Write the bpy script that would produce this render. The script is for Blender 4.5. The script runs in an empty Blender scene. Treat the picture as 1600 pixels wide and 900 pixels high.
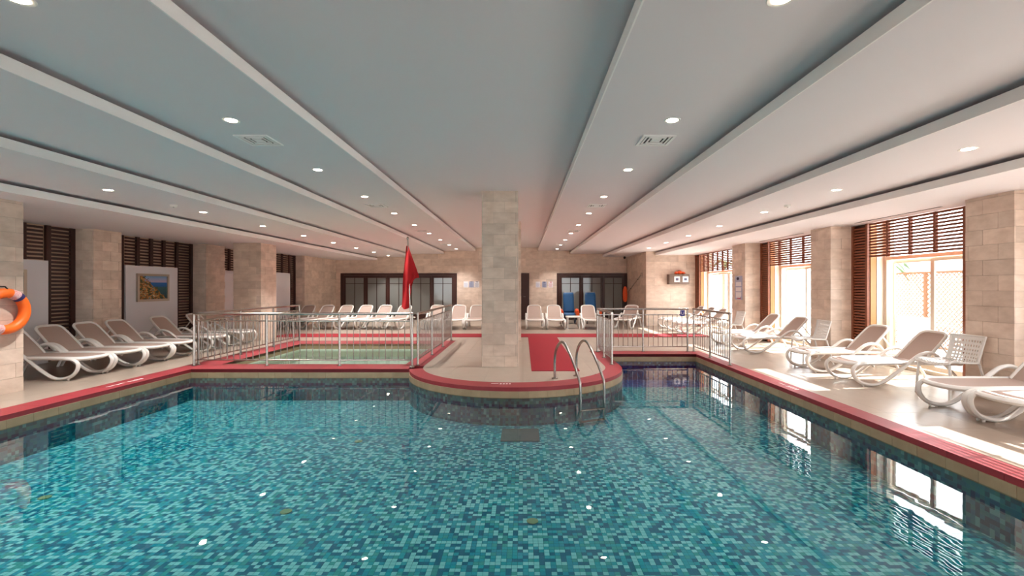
import bpy, bmesh, math, random
from mathutils import Vector, Matrix
random.seed(7)
PI = math.pi
sc = bpy.context.scene
C = sc.collection

# ------------------------------------------------------------------ camera
F_PX, U0, V0, EYE = 730.0, 817.0, 448.5, 1.45     # focal length in pixels of a 1600 wide frame, vanishing point, eye height
cam_d = bpy.data.cameras.new('camera'); cam = bpy.data.objects.new('camera', cam_d); C.objects.link(cam)
cam.location = (0, 0, EYE); cam.rotation_euler = (PI/2, 0, 0)
cam_d.sensor_width = 36.0; cam_d.lens = 36.0*F_PX/1600.0
cam_d.shift_x = -(U0-800.0)/1600.0; cam_d.shift_y = (V0-450.0)/1600.0
cam_d.clip_start = 0.05; cam_d.clip_end = 300
sc.camera = cam
# ------------------------------------------------------------------ world, sun, exposure
world = bpy.data.worlds.new('sky'); sc.world = world; world.use_nodes = True
bg = world.node_tree.nodes['Background']
bg.inputs[0].default_value = (0.93, 0.965, 1.0, 1); bg.inputs[1].default_value = 5.6
sun_d = bpy.data.lights.new('sun', 'SUN'); sun_d.energy = 17.0; sun_d.angle = math.radians(0.35); sun_d.color = (1.0, 0.95, 0.88)
sun = bpy.data.objects.new('sun', sun_d); C.objects.link(sun)
sun.rotation_euler = Vector((-1.2, -0.18, -1.0)).to_track_quat('-Z', 'Y').to_euler(); sun.location = (20, 5, 20)
DOWNLIGHT_W = {'row left of the peninsula': 200.0, 'row right of the peninsula': 150.0, 'row nearest the windows': 45.0, 'row nearest the left wall': 230.0}   # the window row is dimmed by day
sc.view_settings.view_transform = 'Standard'; sc.view_settings.look = 'None'
sc.view_settings.exposure = 0.93; sc.view_settings.gamma = 1.0; sc.view_settings.use_curve_mapping = False
sc.cycles.max_bounces = 10; sc.cycles.diffuse_bounces = 6; sc.cycles.glossy_bounces = 4
sc.cycles.transparent_max_bounces = 16; sc.cycles.caustics_reflective = False; sc.cycles.caustics_refractive = False
sc.cycles.sample_clamp_indirect = 6.0; sc.cycles.use_denoising = True

# ------------------------------------------------------------------ materials
def lin(r, g, b):
    f = lambda c: (c/255/12.92) if c/255 <= 0.04045 else ((c/255+0.055)/1.055)**2.4
    return (f(r), f(g), f(b), 1)
M = {}
def mat(name, col, rough=0.5, metal=0.0, spec=0.5, noise=None, rand=0.0, bump=0.0, emit=None, scale=(1, 1, 1)):
    """Principled material; noise=(scale, amount, second colour), rand = tone change from piece to piece."""
    m = bpy.data.materials.new(name); m.use_nodes = True
    nt = m.node_tree; p = nt.nodes['Principled BSDF']
    p.inputs['Base Color'].default_value = col; p.inputs['Roughness'].default_value = rough
    p.inputs['Metallic'].default_value = metal; p.inputs['Specular IOR Level'].default_value = spec
    out = None
    if noise:
        tc = nt.nodes.new('ShaderNodeNewGeometry'); mp = nt.nodes.new('ShaderNodeMapping')
        mp.inputs['Scale'].default_value = scale; nt.links.new(tc.outputs['Position'], mp.inputs['Vector'])
        nz = nt.nodes.new('ShaderNodeTexNoise'); nz.inputs['Scale'].default_value = noise[0]; nz.inputs['Detail'].default_value = 5
        nz.inputs['Roughness'].default_value = 0.6
        nt.links.new(mp.outputs[0], nz.inputs['Vector'])
        mr = nt.nodes.new('ShaderNodeMapRange'); mr.inputs[1].default_value = 0.3; mr.inputs[2].default_value = 0.7; mr.inputs[4].default_value = noise[1]
        nt.links.new(nz.outputs['Fac'], mr.inputs[0])
        mx = nt.nodes.new('ShaderNodeMix'); mx.data_type = 'RGBA'
        mx.inputs[6].default_value = col; mx.inputs[7].default_value = noise[2]
        nt.links.new(mr.outputs[0], mx.inputs[0]); out = mx.outputs[2]
        if bump:
            b = nt.nodes.new('ShaderNodeBump'); b.inputs['Strength'].default_value = bump; b.inputs['Distance'].default_value = 0.01
            nt.links.new(nz.outputs['Fac'], b.inputs['Height']); nt.links.new(b.outputs[0], p.inputs['Normal'])
    if rand:
        oi = nt.nodes.new('ShaderNodeObjectInfo'); hs = nt.nodes.new('ShaderNodeHueSaturation')
        mr2 = nt.nodes.new('ShaderNodeMapRange'); mr2.inputs[3].default_value = 1-rand; mr2.inputs[4].default_value = 1+rand
        nt.links.new(oi.outputs['Random'], mr2.inputs[0]); nt.links.new(mr2.outputs[0], hs.inputs['Value'])
        hs.inputs['Color'].default_value = col
        if out: nt.links.new(out, hs.inputs['Color'])
        out = hs.outputs['Color']
    if out: nt.links.new(out, p.inputs['Base Color'])
    if emit:
        p.inputs['Emission Color'].default_value = emit[0]; p.inputs['Emission Strength'].default_value = emit[1]
    M[name] = m; return m
mat('stone', lin(228, 209, 193), 0.5, noise=(4.0, 0.8, lin(198, 175, 157)), rand=0.11, scale=(1, 1, 2))
mat('stone_core', lin(176, 158, 140), 0.8)
mat('deck', lin(166, 151, 138), 0.28, spec=0.4, noise=(5.0, 0.5, lin(150, 132, 117)), rand=0.035, scale=(1, 0.6, 1))
mat('deck_core', lin(160, 145, 128), 0.7)
mat('ceiling', lin(231, 224, 226), 0.75)
mat('fascia', lin(246, 242, 240), 0.6)  # window light on the step edges painted in as a whiter tone
mat('plenum', lin(70, 68, 68), 0.9)
mat('plaster', lin(222, 220, 224), 0.6)
mat('plaster_tan', lin(214, 184, 156), 0.7)
mat('wood_dark', lin(62, 28, 19), 0.45, noise=(6, 0.6, lin(42, 17, 12)), scale=(1, 1, 14))
mat('wood_slat', lin(140, 76, 48), 0.45, noise=(5, 0.6, lin(104, 54, 34)), scale=(1, 1, 10))
mat('wood_jamb', lin(196, 132, 78), 0.45, noise=(4, 0.5, lin(170, 108, 62)), scale=(3, 3, 0.4))
mat('red_coping', lin(142, 40, 48), 0.5, noise=(9, 0.4, lin(126, 32, 40)), rand=0.04, bump=0.05)
mat('red_mat', lin(140, 26, 38), 0.8, spec=0.25, noise=(30, 0.35, lin(124, 20, 32)), bump=0.1)
mat('band', lin(166, 142, 112), 0.45, noise=(5, 0.6, lin(138, 112, 82)), rand=0.06)
mat('steel', lin(168, 160, 154), 0.24, metal=1.0)
mat('white_frame', lin(214, 200, 182), 0.35)
mat('white_plastic', lin(224, 220, 215), 0.4)
mat('sling', lin(172, 150, 139), 0.75, noise=(120, 0.3, lin(156, 136, 126)))
mat('flag_red', lin(186, 10, 18), 0.8)
mat('ring_orange', lin(250, 112, 28), 0.45)
mat('ring_navy', lin(40, 34, 88), 0.6)
mat('ring_white', lin(226, 214, 214), 0.6, noise=(60, 0.9, lin(220, 90, 90)))
mat('blue_fabric', lin(6, 74, 122), 0.6)
mat('navy', lin(24, 28, 52), 0.6)
mat('orange', lin(240, 92, 36), 0.5)
mat('black', lin(24, 22, 24), 0.5)
mat('paper', lin(232, 230, 234), 0.6)
mat('paper_blue', lin(172, 178, 204), 0.6)
mat('ink', lin(92, 92, 116), 0.7)
mat('ink_red', lin(196, 52, 72), 0.7)
mat('ink_navy', lin(34, 34, 74), 0.6)
mat('sign_blue', lin(44, 52, 150), 0.5)
mat('cabinet_wood', lin(124, 104, 92), 0.5, noise=(5, 0.4, lin(104, 86, 74)), scale=(1, 1, 6))
mat('grille', lin(244, 242, 240), 0.5)
mat('duct', lin(52, 50, 50), 0.8)
mat('drain', lin(96, 104, 106), 0.6)
mat('inlet', lin(150, 160, 120), 0.5)
mat('kids_floor', lin(206, 214, 200), 0.5, noise=(14, 0.5, lin(184, 198, 182)))
mat('frame_silver', lin(196, 184, 168), 0.35, metal=0.6)
mat('concrete', lin(214, 210, 204), 0.8, noise=(1.5, 0.4, lin(196, 190, 184)))
mat('white_wall', lin(236, 236, 236), 0.8)
mat('lattice_wood', lin(132, 90, 60), 0.6)
mat('leaf', lin(58, 92, 36), 0.6, noise=(3, 0.6, lin(38, 66, 26)))
mat('bark', lin(120, 96, 76), 0.8)
mat('mark_white', lin(236, 226, 224), 0.6)
mat('lamp_glow', (1, 0.93, 0.8, 1), 0.5, emit=((1, 0.86, 0.66, 1), 22.0))
mat('lamp_trim', lin(236, 232, 226), 0.4)

TEAL = [(0.0, lin(12, 114, 146)), (0.24, lin(18, 172, 188)), (0.42, lin(24, 160, 186)), (0.56, lin(54, 168, 168)), (0.68, lin(148, 218, 222))]
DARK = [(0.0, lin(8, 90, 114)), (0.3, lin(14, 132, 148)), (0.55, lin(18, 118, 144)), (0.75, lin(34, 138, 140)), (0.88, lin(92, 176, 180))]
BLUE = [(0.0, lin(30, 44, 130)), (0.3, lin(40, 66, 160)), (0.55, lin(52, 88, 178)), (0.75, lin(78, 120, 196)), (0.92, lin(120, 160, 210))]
def mosaic(name, s, grout=True, off=(0.0, 0.0, 0.0), cols=TEAL):
    m = bpy.data.materials.new(name); m.use_nodes = True; nt = m.node_tree; p = nt.nodes['Principled BSDF']
    g = nt.nodes.new('ShaderNodeNewGeometry')
    v = nt.nodes.new('ShaderNodeVectorMath'); v.operation = 'ADD'; v.inputs[1].default_value = off
    d = nt.nodes.new('ShaderNodeVectorMath'); d.operation = 'SCALE'; d.inputs['Scale'].default_value = 1.0/s
    fl = nt.nodes.new('ShaderNodeVectorMath'); fl.operation = 'FLOOR'
    wn = nt.nodes.new('ShaderNodeTexWhiteNoise'); wn.noise_dimensions = '3D'
    nt.links.new(g.outputs['Position'], v.inputs[0]); nt.links.new(v.outputs[0], d.inputs[0]); nt.links.new(d.outputs[0], fl.inputs[0]); nt.links.new(fl.outputs[0], wn.inputs['Vector'])
    cr = nt.nodes.new('ShaderNodeValToRGB'); cr.color_ramp.interpolation = 'CONSTANT'
    while len(cr.color_ramp.elements) < len(cols): cr.color_ramp.elements.new(0.5)
    for e, (pos, c) in zip(cr.color_ramp.elements, cols): e.position = pos; e.color = c
    nt.links.new(wn.outputs['Value'], cr.inputs[0]); nt.links.new(cr.outputs[0], p.inputs['Base Color'])
    p.inputs['Roughness'].default_value = 0.4
    M[name] = m
TILE = 0.040
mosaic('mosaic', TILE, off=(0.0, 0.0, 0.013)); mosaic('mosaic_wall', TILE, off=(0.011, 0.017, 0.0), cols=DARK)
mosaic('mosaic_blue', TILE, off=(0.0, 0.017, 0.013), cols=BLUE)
mat('grout', lin(30, 120, 132), 0.7)

def glassy(name, tint, ior, rough, bumps=None, frost=None):
    """Clear sheet: what lies behind shows through, the Fresnel share is mirrored."""
    m = bpy.data.materials.new(name); m.use_nodes = True; nt = m.node_tree
    for n in list(nt.nodes): nt.nodes.remove(n)
    o = nt.nodes.new('ShaderNodeOutputMaterial'); mx = nt.nodes.new('ShaderNodeMixShader')
    tr = nt.nodes.new('ShaderNodeBsdfTransparent'); tr.inputs[0].default_value = tint
    gl = nt.nodes.new('ShaderNodeBsdfGlossy'); gl.inputs['Roughness'].default_value = rough
    if bumps: fr = nt.nodes.new('ShaderNodeFresnel'); fr.inputs[0].default_value = ior
    else:                                                # window glass: the same mirror share from either side of the pane
        lw = nt.nodes.new('ShaderNodeLayerWeight'); lw.inputs[0].default_value = 0.5
        pw = nt.nodes.new('ShaderNodeMath'); pw.operation = 'POWER'; pw.inputs[1].default_value = 5.0; nt.links.new(lw.outputs['Facing'], pw.inputs[0])
        fr = nt.nodes.new('ShaderNodeMath'); fr.operation = 'MULTIPLY_ADD'; fr.inputs[1].default_value = 0.5; fr.inputs[2].default_value = 0.03; nt.links.new(pw.outputs[0], fr.inputs[0])
    behind = tr.outputs[0]
    if frost:
        df = nt.nodes.new('ShaderNodeBsdfDiffuse'); df.inputs[0].default_value = frost[0]
        tl = nt.nodes.new('ShaderNodeBsdfTranslucent'); tl.inputs[0].default_value = frost[0]
        a = nt.nodes.new('ShaderNodeMixShader'); nt.links.new(df.outputs[0], a.inputs[1]); nt.links.new(tl.outputs[0], a.inputs[2])
        b = nt.nodes.new('ShaderNodeMixShader'); b.inputs[0].default_value = frost[1]
        nt.links.new(tr.outputs[0], b.inputs[1]); nt.links.new(a.outputs[0], b.inputs[2]); behind = b.outputs[0]
    nt.links.new(fr.outputs[0], mx.inputs[0]); nt.links.new(behind, mx.inputs[1]); nt.links.new(gl.outputs[0], mx.inputs[2])
    nt.links.new(mx.outputs[0], o.inputs[0])
    if bumps:
        g = nt.nodes.new('ShaderNodeNewGeometry'); nz = nt.nodes.new('ShaderNodeTexNoise')
        nz.inputs['Scale'].default_value = bumps[0]; nz.inputs['Detail'].default_value = 2
        nt.links.new(g.outputs['Position'], nz.inputs['Vector'])
        bp = nt.nodes.new('ShaderNodeBump'); bp.inputs['Strength'].default_value = bumps[1]; bp.inputs['Distance'].default_value = bumps[2]
        nt.links.new(nz.outputs['Fac'], bp.inputs['Height'])
        nt.links.new(bp.outputs[0], gl.inputs['Normal']); nt.links.new(bp.outputs[0], fr.inputs['Normal'])
    M[name] = m
glassy('water', (0.565, 0.72, 0.72, 1), 1.42, 0.0, (3.2, 0.2, 0.004))
glassy('kids_water', (0.74, 0.82, 0.80, 1), 1.33, 0.0, (6.0, 0.2, 0.004))
glassy('pane', (0.97, 0.98, 0.98, 1), 1.25, 0.0)
glassy('pane_frosted', (0.9, 0.92, 0.92, 1), 1.3, 0.08, None, (lin(196, 196, 190), 0.62))
glassy('pane_door', (0.35, 0.37, 0.38, 1), 1.4, 0.05, None, (lin(168, 170, 166), 0.9))

def painting_mat():
    """Coast picture: sky and sea on the right, rocks and houses tumbling down the left."""
    m = bpy.data.materials.new('coast_picture'); m.use_nodes = True; nt = m.node_tree; p = nt.nodes['Principled BSDF']
    tc = nt.nodes.new('ShaderNodeTexCoord'); sp = nt.nodes.new('ShaderNodeSeparateXYZ'); nt.links.new(tc.outputs['Generated'], sp.inputs[0])
    nz = nt.nodes.new('ShaderNodeTexNoise'); nz.inputs['Scale'].default_value = 7; nz.inputs['Detail'].default_value = 4
    mp = nt.nodes.new('ShaderNodeMapping'); mp.inputs['Scale'].default_value = (1, 1, 1.6)
    nt.links.new(tc.outputs['Generated'], mp.inputs[0]); nt.links.new(mp.outputs[0], nz.inputs['Vector'])
    rock = nt.nodes.new('ShaderNodeValToRGB'); r = rock.color_ramp; r.interpolation = 'CONSTANT'
    pts = [(0, lin(34, 62, 66)), (0.36, lin(66, 84, 40)), (0.45, lin(150, 92, 40)), (0.52, lin(206, 160, 84)), (0.58, lin(76, 110, 108)), (0.66, lin(226, 206, 160))]
    while len(r.elements) < len(pts): r.elements.new(0.5)
    for e, (a, c) in zip(r.elements, pts): e.position = a; e.color = c
    nt.links.new(nz.outputs['Fac'], rock.inputs[0])
    sea = nt.nodes.new('ShaderNodeValToRGB'); r = sea.color_ramp; r.interpolation = 'LINEAR'
    pts = [(0, lin(24, 66, 82)), (0.50, lin(40, 92, 96)), (0.58, lin(14, 92, 160)), (0.72, lin(24, 104, 176)), (0.74, lin(176, 160, 186)), (1.0, lin(104, 160, 204))]
    while len(r.elements) < len(pts): r.elements.new(0.5)
    for e, (a, c) in zip(r.elements, pts): e.position = a; e.color = c
    nt.links.new(sp.outputs['Z'], sea.inputs[0])
    # shore line: rocks where y + 1.1*(z-0.25) + noise < 0.62
    a = nt.nodes.new('ShaderNodeMath'); a.operation = 'MULTIPLY_ADD'; a.inputs[1].default_value = 0.9; nt.links.new(sp.outputs['Z'], a.inputs[0]); nt.links.new(sp.outputs['Y'], a.inputs[2])
    b = nt.nodes.new('ShaderNodeMath'); b.operation = 'MULTIPLY_ADD'; b.inputs[1].default_value = 0.7; nt.links.new(nz.outputs['Fac'], b.inputs[0]); nt.links.new(a.outputs[0], b.inputs[2])
    c = nt.nodes.new('ShaderNodeMath'); c.operation = 'GREATER_THAN'; c.inputs[1].default_value = 1.38; nt.links.new(b.outputs[0], c.inputs[0])
    mx = nt.nodes.new('ShaderNodeMix'); mx.data_type = 'RGBA'
    nt.links.new(c.outputs[0], mx.inputs[0]); nt.links.new(rock.outputs[0], mx.inputs[6]); nt.links.new(sea.outputs[0], mx.inputs[7])
    nt.links.new(mx.outputs[2], p.inputs['Base Color']); p.inputs['Roughness'].default_value = 0.5
    M['coast_picture'] = m
painting_mat()

# ------------------------------------------------------------------ mesh helpers
class MB:
    def __init__(s): s.v = []; s.f = []
    def add(s, vs, fs):
        n = len(s.v); s.v += [tuple(x) for x in vs]; s.f += [tuple(i+n for i in f) for f in fs]; return s
    def box(s, x0, x1, y0, y1, z0, z1):
        return s.add([(x0,y0,z0),(x1,y0,z0),(x1,y1,z0),(x0,y1,z0),(x0,y0,z1),(x1,y0,z1),(x1,y1,z1),(x0,y1,z1)],
                     [(0,3,2,1),(4,5,6,7),(0,1,5,4),(1,2,6,5),(2,3,7,6),(3,0,4,7)])
    def prism(s, poly, z0, z1):
        n = len(poly)
        return s.add([(x,y,z0) for x,y in poly]+[(x,y,z1) for x,y in poly],
                     [tuple(range(n-1,-1,-1)), tuple(range(n,2*n))]+[(i,(i+1)%n,n+(i+1)%n,n+i) for i in range(n)])
    def sweep(s, pts, ra, rb=None, n=8, closed=False, side=None):
        """Tube through pts; ra across 'side' direction, rb the other way."""
        rb = rb or ra; P = [Vector(p) for p in pts]; k = len(P); rings = []
        ref = Vector(side) if side else None; prev = None
        for i in range(k):
            a = P[(i-1) % k] if (closed or i > 0) else P[i]; b = P[(i+1) % k] if (closed or i < k-1) else P[i]
            t = (b-a).normalized()
            if ref is not None: u = (ref - t*ref.dot(t)).normalized()
            else:
                if prev is None:
                    u = t.orthogonal().normalized()
                else: u = (prev - t*prev.dot(t)).normalized()
            prev = u; w = t.cross(u)
            rings.append([P[i] + u*(ra*math.cos(2*PI*j/n)) + w*(rb*math.sin(2*PI*j/n)) for j in range(n)])
        vs = [x for r in rings for x in r]; fs = []
        for i in range(k if closed else k-1):
            i2 = (i+1) % k
            for j in range(n):
                fs.append((i*n+j, i*n+(j+1) % n, i2*n+(j+1) % n, i2*n+j))
        if not closed: fs += [tuple(range(n-1,-1,-1)), tuple((k-1)*n+j for j in range(n))]
        return s.add(vs, fs)
    def cyl(s, p0, p1, r, n=10): return s.sweep([p0, p1], r, n=n)
    def lathe(s, prof, n=20, c=(0,0,0)):
        vs = []; k = len(prof)
        for r, z in prof: vs += [(c[0]+r*math.cos(2*PI*j/n), c[1]+r*math.sin(2*PI*j/n), c[2]+z) for j in range(n)]
        fs = [(i*n+j, i*n+(j+1) % n, (i+1)*n+(j+1) % n, (i+1)*n+j) for i in range(k-1) for j in range(n)]
        return s.add(vs, fs + [tuple(range(n-1,-1,-1)), tuple((k-1)*n+j for j in range(n))])
    def grid(s, fn, nu, nv):
        vs = [fn(i/nu, j/nv) for i in range(nu+1) for j in range(nv+1)]
        return s.add(vs, [(i*(nv+1)+j, (i+1)*(nv+1)+j, (i+1)*(nv+1)+j+1, i*(nv+1)+j+1) for i in range(nu) for j in range(nv)])
    def mesh(s, name, material, smooth=False):
        me = bpy.data.meshes.new(name); me.from_pydata(s.v, [], s.f); me.materials.append(M[material])
        bm = bmesh.new(); bm.from_mesh(me); bmesh.ops.recalc_face_normals(bm, faces=bm.faces); bm.to_mesh(me); bm.free()
        if smooth: me.polygons.foreach_set('use_smooth', [True]*len(me.polygons)); me.set_sharp_from_angle(angle=math.radians(45))
        return me
    def build(s, name, material, parent=None, smooth=False, loc=None):
        return put(name, s.mesh(name, material, smooth), parent, loc)
def put(name, me, parent=None, loc=None):
    o = bpy.data.objects.new(name, me); C.objects.link(o)
    if parent: o.parent = parent
    if loc: o.location = loc
    return o
def tag(o, label, cat, group=None, kind=None):
    o['label'] = label; o['category'] = cat
    if group: o['group'] = group
    if kind: o['kind'] = kind
    return o
def struct(o, label=None, cat=None):
    o['kind'] = 'structure'
    if label: o['label'] = label
    if cat: o['category'] = cat
    return o
def empty(name, loc=(0,0,0), rz=0.0):
    o = bpy.data.objects.new(name, None); C.objects.link(o); o.location = loc; o.rotation_euler = (0,0,rz); o.empty_display_size = 0.2; return o
def dup(o, parent=None):
    c = o.copy(); C.objects.link(c); c.parent = parent
    for ch in list(o.children): dup(ch, c)
    return c
def smooth_path(pts, sub=4):
    P = [Vector(p) for p in pts]; out = []
    for i in range(len(P)-1):
        p0 = P[max(i-1,0)]; p1 = P[i]; p2 = P[i+1]; p3 = P[min(i+2,len(P)-1)]
        for k in range(sub):
            t = k/sub
            out.append(0.5*((2*p1)+(p2-p0)*t+(2*p0-5*p1+4*p2-p3)*t*t+(3*p1-p0-3*p2+p3)*t**3))
    out.append(P[-1]); return out
BOXES = {}
def unit_box(dx, dy, dz, material, name):
    key = (round(dx,3), round(dy,3), round(dz,3), material)
    if key not in BOXES:
        BOXES[key] = MB().box(-dx/2, dx/2, -dy/2, dy/2, -dz/2, dz/2).mesh(name, material)
    return BOXES[key]
def piece(name, x0, x1, y0, y1, z0, z1, material, parent):
    """Box part that shares its mesh with every other box of that size."""
    return put(name, unit_box(x1-x0, y1-y0, z1-z0, material, name), parent, ((x0+x1)/2, (y0+y1)/2, (z0+z1)/2))
def cut(rects, h):
    out = []
    for (a0,a1,b0,b1) in rects:
        h0,h1,k0,k1 = h
        if h1 <= a0 or h0 >= a1 or k1 <= b0 or k0 >= b1: out.append((a0,a1,b0,b1)); continue
        if h0 > a0: out.append((a0,h0,b0,b1))
        if h1 < a1: out.append((h1,a1,b0,b1))
        m0, m1 = max(a0,h0), min(a1,h1)
        if k0 > b0: out.append((m0,m1,b0,k0))
        if k1 < b1: out.append((m0,m1,k1,b1))
    return [r for r in out if r[1]-r[0] > 0.03 and r[3]-r[2] > 0.02]
def clad(parent, axis, plane, out, u0, u1, z0, z1, tw=0.4, th=0.2, holes=(), t=0.012, material='stone'):
    """Stone tiles in running bond on a vertical face; axis = 'x' (face looks along x) or 'y'."""
    g = 0.0018; row = 0; z = z0
    while z < z1-0.02:
        zt = min(z+th, z1); u = u0 - (tw*0.5 if row % 2 else 0)
        while u < u1-0.01:
            a, b = max(u, u0), min(u+tw, u1); u += tw
            if b-a < 0.03: continue
            rs = [(a,b,z,zt)]
            for h in holes: rs = cut(rs, h)
            for (a0,a1,b0,b1) in rs:
                dd = t + random.choice((0, 0, 0.0012, 0.002))
                lo, hi = sorted((plane, plane+out*dd))
                if axis == 'x': piece('stone_tile', lo, hi, a0+g, a1-g, b0+g, b1-g, material, parent)
                else: piece('stone_tile', a0+g, a1-g, lo, hi, b0+g, b1-g, material, parent)
        z = zt; row += 1

# ------------------------------------------------------------------ dimensions
H0 = [1.745, 1.606, 1.467, 1.329, 1.19]                 # ceiling heights above the eye, centre to sides
HZ = [EYE+h for h in H0]
XL = [-2.1, -3.5, -4.95, -6.45]; XR = [0.68, 2.1, 3.54, 4.97]
YB, YF = 20.7, -3.0                                     # back wall, wall behind the camera
SOF = HZ[4]
XW, XWR = -9.12, 6.44                                   # planes of the louvre screens
WATER = -0.15; FLOOR = -0.55
PL, PR, PN, PS, PC = -5.85, 3.74, 1.5, 8.24, 10.08      # main pool: left, right, near edge, strip by the small pool, end of the channel
IC = (-0.125, 8.65); IR = 1.92                          # round end of the island
KX0, KX1, KY0, KY1 = -5.66, -2.2, 8.78, 11.9            # small pool

# ------------------------------------------------------------------ ceiling
ceil = MB().box(-9.9, 7.1, YF, YB+0.2, 3.42, 3.6).build('ceiling', 'plenum')
struct(ceil, 'stepped white plaster ceiling with dark shadow gaps above the pool', 'ceiling')
TH = 0.09
def slab(x0, x1, z, y0=YF, y1=YB): piece('ceiling_panel', x0, x1, y0, y1, z, z+TH, 'ceiling', ceil)
slab(XL[0]-0.4, XR[0]+0.4, HZ[0])
for k in range(4):
    slab((XL[k+1]-0.4) if k < 3 else -9.8, XL[k], HZ[k+1])
    slab(XR[k], (XR[k+1]+0.4) if k < 3 else 6.55, HZ[k+1])
    piece('fascia', XL[k], XL[k]+0.012, YF, YB, HZ[k+1]-0.003, HZ[k+1]+TH+0.004, 'fascia', ceil); piece('fascia', XR[k]-0.012, XR[k], YF, YB, HZ[k+1]-0.003, HZ[k+1]+TH+0.004, 'fascia', ceil)
piece('slot_diffuser', 6.17, 6.20, 6.9, 8.7, SOF-0.004, SOF, 'duct', ceil)
piece('slot_diffuser', 6.17, 6.20, 10.3, 12.2, SOF-0.004, SOF, 'duct', ceil)

# ------------------------------------------------------------------ walls
wb = MB().box(-9.9, 7.1, YB, YB+0.2, -0.3, 3.5).build('wall_back', 'stone_core'); struct(wb, 'pale travertine back wall behind the row of loungers', 'wall')
DL = (-8.05, -2.92, 0, 2.06); DM = (-0.62, 0.28, 0, 2.06); DR = (1.5, 4.6, 0, 2.06)
clad(wb, 'y', YB, -1, -8.27, 4.6, 0, 3.25, 0.6, 0.3, holes=(DL, DM, DR))
# stone blocks that close the back corners
bl = MB().box(-9.9, -8.28, 17.7, YB, -0.3, 3.5).build('wall_back_left', 'stone_core'); struct(bl, 'travertine wall block in the far left corner', 'wall')
clad(bl, 'x', -8.28, 1, 17.7, YB, 0, SOF+0.1, 0.6, 0.3); clad(bl, 'y', 17.7, -1, -8.95, -8.28, 0, SOF, 0.6, 0.3)
br = MB().box(4.62, 7.1, 17.5, YB, -0.3, 3.5).build('wall_back_right', 'stone_core'); struct(br, 'travertine wall block in the far right corner beside the windows', 'wall')
clad(br, 'x', 4.62, -1, 17.5, YB, 0, 3.0, 0.6, 0.3); clad(br, 'y', 17.5, -1, 4.62, 6.5, 0, SOF+0.2, 0.6, 0.3)
wl = MB().box(-9.9, -9.2, YF, 15.3, -0.3, 3.5).box(-9.9, -8.68, 15.3, 17.7, -0.3, 3.5).build('wall_left', 'plaster_tan'); struct(wl, 'tan wall behind dark wooden louvres on the left', 'wall')
wf = MB()
for x0, x1 in ((-9.9,-8.6), (-5.6,3.4), (6.4,7.1)): wf.box(x0, x1, YF-0.2, YF, -0.3, 3.5)
wf.box(-9.9, 7.1, YF-0.2, YF, 2.5, 3.5).box(-9.9, 7.1, YF-0.2, YF, -0.3, 0.0)
struct(wf.build('wall_front', 'plaster'), 'unseen plastered wall behind the viewer with openings added for fill light', 'wall')
BAYS = [(-0.5, 2.3), (2.95, 5.74), (6.38, 9.17), (9.81, 12.7), (13.5, 17.5)]
OPEN = [(a+0.47, b-0.42) for a, b in BAYS]
wr = MB(); y = YF
for a, b in OPEN: wr.box(6.52, 6.95, y, a, -0.3, 3.5); y = b
wr.box(6.52, 6.95, y, 17.5, -0.3, 3.5).box(6.53, 6.56, YF, 17.5, SOF+0.01, 3.5).box(6.56, 6.95, YF, 17.5, 3.2, 3.5)  # thin upstand added above the soffit to keep light out of the void
for a, b in OPEN: wr.box(6.52, 6.95, a, b, -0.3, -0.012)
struct(wr.build('wall_right', 'wood_dark'), 'right wall between the tall windows', 'wall')

# ------------------------------------------------------------------ floor
def clip(poly, region):
    out = poly
    n = len(region)
    for i in range(n):
        a, b = region[i], region[(i+1) % n]; inp, out = out, []
        if not inp: return []
        side = lambda p: (b[0]-a[0])*(p[1]-a[1])-(b[1]-a[1])*(p[0]-a[0])
        for j in range(len(inp)):
            p, q = inp[j-1], inp[j]; sp, sq = side(p), side(q)
            if (sp >= 0) != (sq >= 0):
                t = sp/(sp-sq); out.append((p[0]+(q[0]-p[0])*t, p[1]+(q[1]-p[1])*t))
            if sq >= 0: out.append(q)
    return out
def area(p): return abs(sum(p[i-1][0]*p[i][1]-p[i][0]*p[i-1][1] for i in range(len(p))))/2
def rect(x0, x1, y0, y1): return [(x0,y0),(x1,y0),(x1,y1),(x0,y1)]
inner = [(-0.155+1.66*math.cos(a), IC[1]+1.56*math.sin(a)) for a in [PI+PI*i/32 for i in range(33)]]
island_deck = [(-1.815, 12.6)] + inner + [(1.505, 12.6)]
regions = [rect(-9.2, -6.2, YF, 12.6), rect(3.98, 6.52, YF, 12.6), rect(-9.2, 6.52, 12.6, YB), rect(1.505, 3.98, 10.58, 12.6), rect(-6.2, 3.98, YF, PN-0.3), island_deck]
fl = MB()
for r in regions: fl.prism(r, -0.3, -0.012)
for a, b in OPEN: fl.box(6.52, 6.95, a, b, -0.011, -0.001)
floor = fl.build('floor', 'deck_core'); struct(floor, 'polished beige stone deck around the pools', 'floor')
TS = 0.6; cells = []
for r in regions:
    xs = [p[0] for p in r]; ys = [p[1] for p in r]
    i0, i1 = math.floor(min(xs)/TS), math.ceil(max(xs)/TS); j0, j1 = math.floor(min(ys)/TS), math.ceil(max(ys)/TS)
    for i in range(i0, i1):
        for j in range(j0, j1):
            g = 0.001
            q = clip(rect(i*TS+g, (i+1)*TS-g, j*TS+g, (j+1)*TS-g), r)
            if len(q) >= 3 and area(q) > 0.004: cells.append(q)
def shown(q):                                            # about how many pixels the tile covers
    cx = sum(p[0] for p in q)/len(q); cy = sum(p[1] for p in q)/len(q)
    if cy < 1.6 or abs(cx)*F_PX/cy > 800: return 0
    return area(q)/cy**3
cells.sort(key=shown, reverse=True)
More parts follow.
